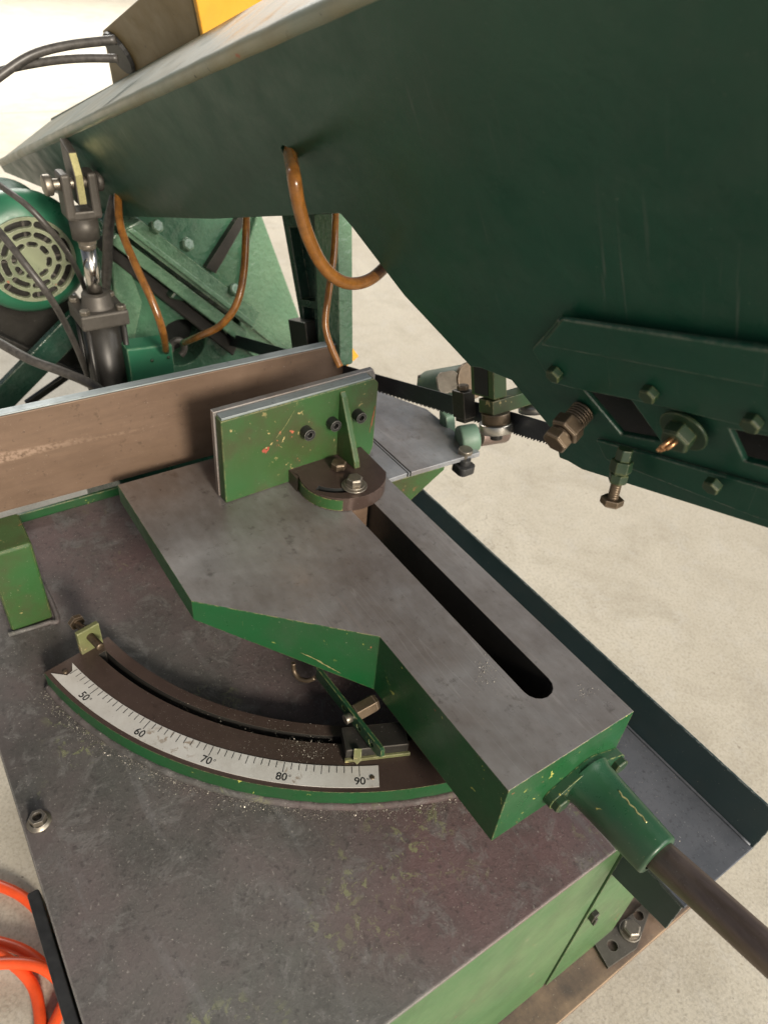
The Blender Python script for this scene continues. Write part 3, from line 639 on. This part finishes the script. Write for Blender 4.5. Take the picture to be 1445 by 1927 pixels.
# left blade guide arm
lg = MB()
lg.prism([[(-.282, .165), (-.2045, .165), (-.2325, .03), (-.268, .03)], [(-.2680, .148), (-.2140, .148), (-.2300, .074), (-.2620, .074)], [(-.2610, .066), (-.2345, .066), (-.2370, .040), (-.2610, .040)]], -.012, .004, lambda s, v, q: Gf(s, q + .004, v))
lg.box((-.272, -.007, .034), (-.212, -.004, .160), lambda s, q, v: Gf(s - (.16 - v) * .10, q, v))
lgo = lg.build('guide_arm', 'hammer_dark', arm, .001)
MB().prism([[(-.204, .165), (-.158, .165), (-.188, .01), (-.234, .01)]], -.010, .006, lambda s, v, q: Gf(s, q + .004, v)).build('guide_arm_web', 'hammer', lgo, .002)
MB().box((-.286, -.008, .160), (-.156, .012, .172), Gf).build('guide_cap', 'hammer_dark', lgo, .0015)
MB().box((-.277, .000, -.01), (-.236, .020, .053), Gf).build('carbide_holder', 'oily', lgo, .0012)

# ================================================================== BLADE
teeth = []; x = -.62; up = .0085; lo = -.0078
bl = MB(); n = 250
P = []
for i in range(n + 1):
    s = -.52 + i * .0032
    tw = max(0, min(1, (s - .075) / .10)); tw = tw * tw * (3 - 2 * tw) * math.radians(34)
    d = U0 * math.cos(tw) - EY * math.sin(tw) * -1 if False else U0 * math.cos(tw) + EY * -math.sin(tw)
    tdir = (U0 * math.cos(tw) - EY * math.sin(tw) * -.0)
    c = B0 + AA * s
    P.append((c + d * up, c + d * lo, c + d * (lo - .0021)))
k = len(bl.v)
th = EY * .0005
for a, b, c in P: bl.v += [a - th, b - th, a + th, b + th]
for i in range(n):
    q = k + i * 4
    for f in ((0, 1, 5, 4), (2, 6, 7, 3), (0, 4, 6, 2), (1, 3, 7, 5)): bl.f.append(tuple(q + j for j in f)); bl.sm.append(False); bl.mi.append(0)
for i in range(n):
    b0, b1, tip = P[i][1], P[i + 1][1], P[i][2]; kk = len(bl.v); set_ = EY * (.0005 * (1 if i % 2 else -1))
    bl.v += [b0 - th, b1 - th, tip - th + set_, b0 + th, b1 + th, tip + th + set_]
    for f in ((0, 1, 2), (3, 5, 4), (0, 2, 5, 3), (1, 4, 5, 2)): bl.f.append(tuple(kk + j for j in f)); bl.sm.append(False); bl.mi.append(0)
tag(bl.build('bandsaw_blade', 'blade'), 'thin dark toothed band blade running behind the vise jaw to the roller guide', 'saw blade')

# ================================================================== OUTFEED SHELF AND LENGTH STOP
of = thing('outfeed_shelf', (-.38, .18, -.1), 'small grey steel shelf with twin grooves beside the vise jaw', 'shelf')
sh = [(-.3150, .1208), (-.3150, .1432), (-.4650, .1432), (-.4650, .1208)]
MB().prism([sh], -.0065, -.0012).build('shelf_strip', 'steel_out', of, .0006)
MB().prism([[(-.3145, .1446), (-.3145, .1460), (-.4650, .1460), (-.4650, .1446)]], -.0065, -.0012).build('groove_rib', 'steel_out', of, .0002)
MB().prism([[(-.3140, .1474), (-.3095, .2330), (-.4060, .2340), (-.4650, .2060), (-.4650, .1474)]], -.0065, -.0008).build('shelf_plate', 'steel_out', of, .0006)
MB().prism([[(-.468, .1208), (-.3172, .1208), (-.3130, .1900), (-.40, .2000), (-.468, .16)]], lambda x, y: -.012 if y > .15 else -.064, -.0067).build('shelf_bracket', 'green_jaw', of, .0012)
lsx = thing('length_stop', (-.36, .24, -.1), 'pale green stop clamp with grey star knobs beyond the outfeed shelf', 'stop clamp')
c0, c1 = aty(803, 728, .235), aty(884, 716, .240)
dd = (c1 - c0).normalized()
MB().cyl(c0 + dd * .004, c1, .0178, seg=32).build('clamp_barrel', 'stop_green', lsx, .002)
MB().cyl(c1 - dd * .002, c1 + dd * .004, .0192, seg=32).build('barrel_collar', 'bolt_rust', lsx, .001)
def sq(x, y, z): return c0 + V(0, 1, 0) * x + V(0, 0, 1) * y + V(1, 0, 0) * z
MB().box((-.012, -.014, -.004), (.014, .016, .003), sq).build('end_plate', 'cast_grey', lsx, .001)
def star(p, d, r, h):
    p, d = Vector(p), Vector(d).normalized(); u = d.orthogonal().normalized(); v = d.cross(u); L = []
    for i in range(40):
        an = i * math.pi / 20; rr = r * (1 + .09 * math.cos(4 * an)); L.append((rr * math.cos(an), rr * math.sin(an)))
    return MB().prism([L], 0, h, lambda x, y, z: p + u * x + v * y + d * z, smooth=True)
kp = aty(840, 722, .222); kd = V(.62, -.45, .55)
st_ = star(kp + kd.normalized() * .007, kd, .0118, .010); st_.cyl(kp - kd.normalized() * .008, kp + kd.normalized() * .007, .0068, seg=20); st_.build('star_knob', 'bolt', lsx, .003, seg=3)
g0 = aty(862, 828, .222); g1 = aty(898, 822, .242)
MB().cyl(g0, g1, .0150, seg=32).build('rod_holder', 'stop_green', lsx, .003)
MB().cyl(g1, aty(948, 815, .285), .0105, seg=28).build('stop_rod', 'bar', lsx, .001)
MB().prism([[(0, 0), (.014, -.004), (.030, -.050), (.012, -.050)]], 0, .012, lambda x, y, z: aty(826, 768, .230) + V(x, z, y)).build('link_arm', 'stop_green', lsx, .002)
kb = aty(874, 860, .215)
T = MB(); T.cyl(kb + V(0, 0, .008), kb + V(0, 0, -.006), .0032, seg=16); T.cyl(kb + V(0, 0, .010), kb + V(0, 0, .0055), .0075, seg=20); T.build('clamp_screw', 'bolt', lsx, .0005)
T = star(kb + V(.001, 0, -.017), (0, 0, 1), .0108, .009); T.cyl(kb + V(.001, 0, -.008), kb + V(.001, 0, -.001), .0066, seg=20); T.build('clamp_knob', 'black', lsx, .0015)
tri = thing('yellow_flag', atx(660, 675, -.6), 'small orange-yellow sheet corner poking out behind the fence end', 'sheet')
MB().prism([[(0, 0), (.016, -.022), (-.006, -.035), (-.04, -.03), (-.04, .01)]], 0, .002, lambda x, y, z: atx(656, 645, -.6) + V(z, x, y)).build('sheet_corner', 'yellow', tri)
MB().box((-.62, .225, -.155), (-.602, .24, -.035)).build('sheet_stem', 'yellow', tri)

# ================================================================== HYDRAULIC CYLINDER
HX, HY = -.700, -.0335
hy = thing('feed_cylinder', (HX, HY, -.16), 'black hydraulic feed cylinder with bright piston rod and forked clevis', 'cylinder')
zb_ = .050
MB().cyl((HX, HY, -.154), (HX, HY, zb_ - .016), .0225, seg=40).build('barrel', 'oily', hy)
MB().box((HX - .028, HY - .028, -.154), (HX + .028, HY + .028, -.135)).build('end_block', 'oily', hy, .002)
hd = MB().box((HX - .027, HY - .027, zb_ - .018), (HX + .027, HY + .027, zb_)).build('head_block', 'cast_grey', hy, .0025, seg=3)
MB().lathe((HX, HY, zb_), (0, 0, 1), [(0, .0195), (.003, .0172), (.014, .0160), (.0155, .015), (.0156, .0083)], 32).build('gland', 'cast_grey', hy)
for sx in (-1, 1):
    for sy in (-1, 1):
        p = V(HX + sx * .0205, HY + sy * .0205, zb_)
        b = MB(); hexhead(b, p, (0, 0, 1), .0058, .0055); b.build('head_bolt', 'bolt', hd, .0005)
        MB().cyl(p - V(0, 0, .018), (p.x, p.y, -.135), .0032, seg=10).build('tie_rod', 'oily', hy)
MB().cyl((HX, HY, zb_ + .008), (HX, HY, .118), .0082, seg=32).build('piston_rod', 'chrome', hy)
ct = V(HX, HY, .1165)
b = MB(); b.cyl(ct, ct + V(0, 0, .005), .0092, seg=24); hexhead(b, ct + V(0, 0, .005), (0, 0, 1), .0104, .006); b.build('rod_nut', 'bolt', hy, .0005)
b = MB(); b.cyl(ct + V(0, 0, .011), ct + V(0, 0, .034), .0145, .0152, seg=28); cl = b.build('clevis', 'cast_grey', hy)
cf = lambda x, y, z: ct + V(x, y, z)
MB().box((-.013, -.0185, .034), (.013, -.0085, .080), cf).build('clevis_cheek', 'cast_grey', cl, .003, seg=3)
MB().box((-.013, .0085, .034), (.013, .0185, .080), cf).build('clevis_cheek', 'cast_grey', cl, .003, seg=3)
MB().box((-.0126, -.0176, .0335), (.0126, .0176, .0425), cf).build('clevis_bridge', 'cast_grey', cl, .002)
b = MB(); b.cyl(cf(0, -.026, .068), cf(0, .024, .068), .0058, seg=18); b.cyl(cf(0, -.034, .068), cf(0, -.025, .068), .0105, seg=20); b.build('clevis_pin', 'bolt', cl, .002)
b = MB(); b.cyl(cf(0, .019, .068), cf(0, .026, .068), .010, seg=20); b.build('pin_head', 'cast_grey', cl, .002)
lug = MB().prism([[(-.011, .048), (.011, .048), (.012, .078), (.001, .098), (-.024, .106), (-.024, .085)]], -.0045, .0045, lambda x, z, y: cf(x, y, z)).build('lift_lug', 'cast_grey', arm, .0015)
MB().prism([[(.0112, .050), (.0122, .0785), (.0015, .0975), (.0003, .0970), (.0105, .078), (.0098, .050)]], -.0035, .0035, lambda x, z, y: cf(x + .0012, y, z)).build('bare_edge', 'raw', lug)

# ================================================================== MOTOR
MX = -.82; mc = atx(58, 487, MX); MR = .0800
mo = thing('electric_motor', (MX - .06, mc.y, mc.z - .08), 'round green motor with slotted cream fan grille at the far left', 'motor')
MB().lathe(mc, (-1, 0, 0), [(-.003, .0515), (-.001, .058), (.005, .0660), (.014, .0725), (.026, .0748), (.034, .0735), (.038, .060), (.14, .058), (.145, .05), (.145, 0)], 56).build('fan_cowl', 'motor_green', mo)
holes = []
for r0, r1, cnt, off in ((.0390, .0478, 8, 10), (.0275, .0350, 8, 10), (.0165, .0230, 8, 33)):
    for i in range(cnt):
        ac = off + i * 360 / cnt; hw = 360 / cnt * .5 - math.degrees(.0026 / ((r0 + r1) / 2)) - math.degrees((r1 - r0) / 2 / ((r0 + r1) / 2)) * .55
        rm, rh = (r0 + r1) / 2, (r1 - r0) / 2
        L = arcpts((0, 0), r1, ac - hw, ac + hw, 6)
        e = (rm * math.cos(math.radians(ac + hw)), rm * math.sin(math.radians(ac + hw))); L += arcpts(e, rh, ac + hw, ac + hw + 180, 5)[1:-1]
        L += arcpts((0, 0), r0, ac + hw, ac - hw, 6)
        e = (rm * math.cos(math.radians(ac - hw)), rm * math.sin(math.radians(ac - hw))); L += arcpts(e, rh, ac + hw * 0 - hw + 180, ac - hw + 360, 5)[1:-1]
        holes.append(L)
MB().prism([circ((0, 0), .0515, 48)] + holes, 0, .006, lambda x, y, z: mc + V(z, x, y)).build('fan_grille', 'grille', mo, .0007)
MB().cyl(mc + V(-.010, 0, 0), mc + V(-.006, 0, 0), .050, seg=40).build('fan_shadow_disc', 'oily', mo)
fan = MB()
for i in range(8):
    an = i * math.pi / 4; fan.box((-.006, .010, -.0012), (-.0005, .050, .0012), lambda x, y, z, an=an: mc + V(x - .0008, y * math.cos(an) - z * math.sin(an), y * math.sin(an) + z * math.cos(an)))
fan.build('fan_blade_set', 'cast_grey', mo)
# gearbox below and the cross struts of the stand
gx_ = thing('gearbox', (-.93, -.09, -.2), 'dark oily gearbox housing under the round motor at far left', 'gearbox')
gp = [atx(q[0], q[1], -.90) for q in ((-80, 560), (150, 560), (215, 640), (230, 735), (178, 738), (105, 700), (40, 672), (-80, 612))]
MB().prism([[(p.y, p.z) for p in gp]], -.10, 0, lambda y, z, d: V(-.90 + d, y, z)).build('gear_housing', 'oily', gx_, .004)
def strut(name, label, a, b, wd, th_, x, mat):
    p, q = atx(*a, x), atx(*b, x); d = (q - p).normalized(); nn = V(1, 0, 0).cross(d).normalized()
    o = MB().box((0, -wd, -th_), ((q - p).length, wd, th_), lambda s, y, z: p + d * s + nn * y + V(1, 0, 0) * z).build(name, mat, None, .0015)
    return o
tag(strut('stand_strut', '', (-60, 815), (190, 560), .0165, .006, -.80, 'hammer_dark'), 'flat dark green diagonal strut rising to the right under the motor', 'strut', None)
tag(strut('stand_strut', '', (-60, 610), (260, 760), .0075, .008, -.84, 'oily'), 'thin black diagonal strut falling to the right under the motor', 'strut', None)
tag(strut('stand_strut', '', (50, 760), (150, 690), .0050, .004, -.87, 'oily'), 'short black brace seen through the gap above the fence', 'strut', None)

# ================================================================== HINGE CASTING
CX = -.765
hc = thing('hinge_casting', (CX, .1, -.155), 'glossy hammered-green casting with diagonal bolted flange and round opening', 'casting')
def cpx(u, v): p = atx(u, v, CX); return (p.y, p.z)
cfr = lambda y, z, d: V(CX + d, y, z)
hcn = atx(342, 645, CX)
MB().prism([[cpx(195, 420), cpx(225, 392), cpx(490, 388), cpx(478, 470), cpx(455, 590), cpx(540, 640), cpx(560, 700), cpx(560, 790), cpx(215, 790), cpx(222, 690)], circ((hcn.y, hcn.z), .034, 32)], -.05, 0, cfr).build('casting_body', 'hammer_mid', hc, .004, seg=3)
MB().prism([[cpx(480, 385), cpx(575, 640), cpx(520, 705), cpx(440, 640), cpx(455, 470)]], -.02, .012, cfr).build('side_wing', 'hammer', hc, .003, seg=3)
f1 = MB().prism([[cpx(204, 412), cpx(240, 392), cpx(464, 566), cpx(450, 598)]], .0005, .044, cfr).build('upper_flange', 'hammer', hc, .002)
f2 = MB().prism([[cpx(186, 436), cpx(200, 420), cpx(446, 606), cpx(440, 632)]], .0005, .036, cfr).build('lower_flange', 'hammer', hc, .002)
MB().prism([[cpx(180, 462), cpx(186, 440), cpx(440, 640), cpx(430, 662)]], .0005, .016, cfr).build('flange_shade_bar', 'oily', hc, .002)  # dark bar painting the shadow below the lower flange
MB().prism([[cpx(200, 455), cpx(225, 462), cpx(262, 560), cpx(245, 640), cpx(222, 645)]], .0005, .012, cfr).build('cheek_rib', 'hammer', hc, .004, seg=3)
MB().prism([[cpx(302, 545), cpx(322, 520), cpx(350, 535), cpx(330, 552)]], .0005, .03, cfr).build('stub_lug', 'green_deep', hc, .003)
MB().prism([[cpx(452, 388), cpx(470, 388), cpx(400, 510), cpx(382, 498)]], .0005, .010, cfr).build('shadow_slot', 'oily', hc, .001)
MB().prism([[cpx(212, 408), cpx(222, 403), cpx(452, 582), cpx(448, 592)]], .0445, .049, cfr).build('flange_rib', 'hammer', hc, .0015)
MB().prism([[cpx(455, 600), cpx(465, 590), cpx(545, 655), cpx(540, 668)]], .0125, .02, cfr).build('wing_rib', 'hammer', hc, .003)
for u, v in ((292, 430), (350, 464), (438, 548)):
    p = atx(u, v, CX + .044); b = MB(); hexhead(b, p - V(.004, 0, 0), (.9, .2, .5), .0085, .012); b.build('flange_bolt', 'hammer', f1, .001)
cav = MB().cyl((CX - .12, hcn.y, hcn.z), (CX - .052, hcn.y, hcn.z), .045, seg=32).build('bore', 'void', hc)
jb = thing('junction_box', (-.68, .04, -.155), 'small plain green box with two rivets behind the fence', 'box')
p0, p1 = atx(242, 660, -.665), atx(328, 690, -.665)
MB().prism([[(p0.y - .002, p0.z + .002), (p1.y, p0.z - .002), (p1.y + .002, -.1545), (p0.y, -.1545)]], -.03, 0, lambda y, z, d: V(-.665 + d, y, z)).build('box_body', 'motor_green', jb, .002)
for u, v in ((286, 678), (317, 672)):
    q = atx(u, v, -.665); MB().lathe(q, (1, 0, 0), [(0, .0022), (.001, .002), (.0014, 0)], 12).build('rivet', 'bolt_green', jb)
rg = MB(); cr = atx(334, 655, -.69); rg.tube([cr + V(0, math.cos(k) * .009, math.sin(k) * .011) for k in [i * .45 - 1.2 for i in range(11)]], .0042, 12); rg.build('cable_gland', 'cast_grey', jb)

# ================================================================== CONTROL BOX ON THE ARM
cbx = thing('control_box', F(-.35, .32, -.15), 'control box with shade painted brown on its side and a lit yellow end standing behind the arm', 'control box')
c = [pxF(192, 58, -.11), pxF(206, 168, -.11), pxF(362, 72, -.11), pxF(357, -3, -.11)]
MB().prism([[pxF(192, 58, -.11), (-.545, .300), (-.246, .300), (-.1765, .3650)]], -.30, -.11, F).build('box_body', 'box_in_shade', cbx, .002)
MB().prism([[(-.2445, .300), (-.2385, .300), (-.1690, .3640), (-.1760, .3655)]], -.30, -.1095, F).build('lit_end_face', 'yellow', cbx, .001)  # sunlit tone of the box's end face, laid on as a separate sheet
gm = [pxF(219, 92, -.1075)]
pc = onplane(219, 100, AN, AN.dot(AO) - .1095)
MB().prism([[(gm[0][0] + .034 * math.cos(k * math.pi / 12) * .62, gm[0][1] - .004 + .0215 * math.sin(k * math.pi / 12)) for k in range(24)]], -.1098, -.1050, F).build('cable_plate', 'black', cbx, .001)

# ================================================================== HOSES AND CABLES
def hose(name, label, cat, pts, r, mat, group=None, seg=14):
    m = MB(); m.tube(pts, r, seg); return tag(m.build(name, mat), label, cat, group)
D = lambda L: [atd(*q) for q in L]
hose('control_cable', 'black cable, upper of the two from the box at top left', 'cable', D([(-60, 190, .66), (0, 142, .66), (60, 103, .665), (130, 84, .67), (218, 74, .675)]), .0040, 'cable')
hose('control_cable', 'black cable, lower of the two from the box at top left', 'cable', D([(-60, 160, .67), (0, 133, .67), (80, 116, .672), (150, 109, .675), (222, 109, .68)]), .0036, 'cable')
hs, ht = .0330, .2530
hose('coolant_tube', 'thick amber tube looping out of the round hole in the arm', 'tube', [F(hs - .004, ht + .012, -.02), F(hs, ht + .002, -.003)] + D([(553, 330, .415), (562, 385, .425), (580, 445, .44), (608, 500, .46), (645, 530, .475), (685, 530, .49), (720, 506, .505), (765, 450, .53)]), .0041, 'amber', None, 18)
hose('coolant_tube', 'thin amber tube running down left of the round opening in the casting', 'tube', D([(224, 350, .80), (222, 372, .79), (228, 430, .785), (258, 505, .785), (288, 570, .79), (306, 622, .81), (312, 660, .88)]), .0042, 'amber')
hose('coolant_tube', 'thin amber tube curving from the arm into the round opening', 'tube', D([(464, 380, .80), (463, 430, .78), (459, 510, .775), (445, 572, .78), (415, 612, .79), (375, 632, .82), (345, 645, .88)]), .0040, 'amber')
hose('coolant_tube', 'thin amber tube hanging beside the pale green guide post', 'tube', D([(632, 380, .64), (631, 420, .625), (628, 480, .62), (617, 560, .62), (612, 610, .625), (622, 650, .63), (640, 690, .635)]), .0030, 'amber')
hose('hydraulic_hose', 'thick grey-black hose just right of the bright piston rod', 'hose', D([(224, 345, .81), (213, 385, .81), (204, 430, .83), (202, 490, .87), (198, 550, .92), (190, 620, .97)]), .0060, 'cable')
hose('motor_cable', 'thin black cable crossing above the motor grille to the piston rod', 'cable', D([(-60, 300, .74), (0, 348, .735), (55, 390, .73), (105, 445, .755), (138, 495, .82), (162, 550, .92), (175, 620, .98)]), .0031, 'cable')
hose('motor_cable', 'thin black cable crossing the middle of the motor grille', 'cable', D([(-60, 370, .73), (0, 437, .725), (50, 500, .725), (98, 565, .75), (138, 640, .84), (168, 715, .93), (185, 780, .98)]), .0036, 'cable')
hose('motor_cable', 'black cable sagging over the struts below the motor', 'cable', D([(-60, 610, .78), (0, 645, .775), (60, 678, .77), (120, 700, .77), (180, 728, .77), (220, 770, .77)]), .0050, 'cable')
zh = ZF + .0085
hp_ = lambda L: [atz(u, v, ZF + .0066 + (e if e else 0) * .78) for u, v, e in L]
hose('air_hose', 'bright orange hose, topmost strand left of the deck', 'hose', hp_([(-90, 1650, 0), (-40, 1658, 0), (0, 1668, 0), (45, 1690, 0), (90, 1735, 0), (130, 1800, 0)]), .0061, 'orange')
hose('air_hose', 'bright orange hose strands crossing low beside the black edging', 'hose', hp_([(-120, 1765, 0), (-50, 1768, 0), (0, 1775, 0), (50, 1793, 0), (95, 1830, 0), (150, 1890, 0)]), .0061, 'orange')
hose('air_hose', 'bright orange hose loop curving down to the bottom left corner', 'hose', hp_([(-100, 1822, 0.017), (-40, 1818, .017), (20, 1813, .0165), (70, 1818, .0165), (105, 1840, .012), (125, 1870, .0), (110, 1910, 0), (85, 1960, 0)]), .0061, 'orange')
hose('air_hose', 'bright orange hose strand running out at the bottom edge', 'hose', hp_([(-120, 1770, .016), (-50, 1785, .016), (0, 1800, .015), (40, 1828, .008), (66, 1866, 0), (76, 1927, 0), (74, 2000, 0)]), .0061, 'orange')

# ================================================================== SWARF
gr = MB()
def chip(p, r):
    k = len(gr.v); d = [V(random.gauss(0, 1), random.gauss(0, 1), random.gauss(0, .6)).normalized() * r * random.uniform(.5, 1.2) for _ in range(4)]
    gr.v += [Vector(p) + x + V(0, 0, r * .4) for x in d]
    for f in ((0, 1, 2), (0, 2, 3), (0, 3, 1), (1, 3, 2)): gr.f.append(tuple(k + j for j in f)); gr.sm.append(False); gr.mi.append(0)
for _ in range(1500):
    x, y = random.uniform(-.54, .03), random.uniform(YL + .01, .09)
    chip((x, y, ZD), random.choice((.0003, .0003, .0004, .0005)))
for _ in range(2300):
    an = math.radians(random.uniform(A0, A1)); r = R_OUT + .001 + abs(random.gauss(0, .006)); chip((PV[0] + r * math.cos(an), PV[1] + r * math.sin(an), ZD), random.choice((.0004, .0005, .0007)))
for _ in range(500):
    an = math.radians(random.uniform(PH - 30, PH)); r = random.uniform(R_IN, .334); chip((PV[0] + r * math.cos(an), PV[1] + r * math.sin(an), ZS), .0003)
for _ in range(260):
    an = math.radians(PH + random.gauss(-7, 2)); r = random.gauss(.322, .006); chip((PV[0] + r * math.cos(an), PV[1] + r * math.sin(an), ZS), .0004)
for _ in range(500): chip((random.uniform(-.5, .09), random.uniform(.125, .218), ZT), .0004)
for cx, cy, s_ in ((-.075, .045, .006), (-.085, .052, .004), (-.03, .10, .004)):
    for _ in range(45): chip((random.gauss(cx, s_), random.gauss(cy, s_), 0), random.choice((.0004, .0006)))
for _ in range(260): chip((random.uniform(-.42, 0), random.uniform(-.1, .12), 0), .00025) if False else None
tag(gr.build('swarf', 'grit'), 'fine metal swarf and grit scattered over deck and arc', 'swarf', None, 'stuff')
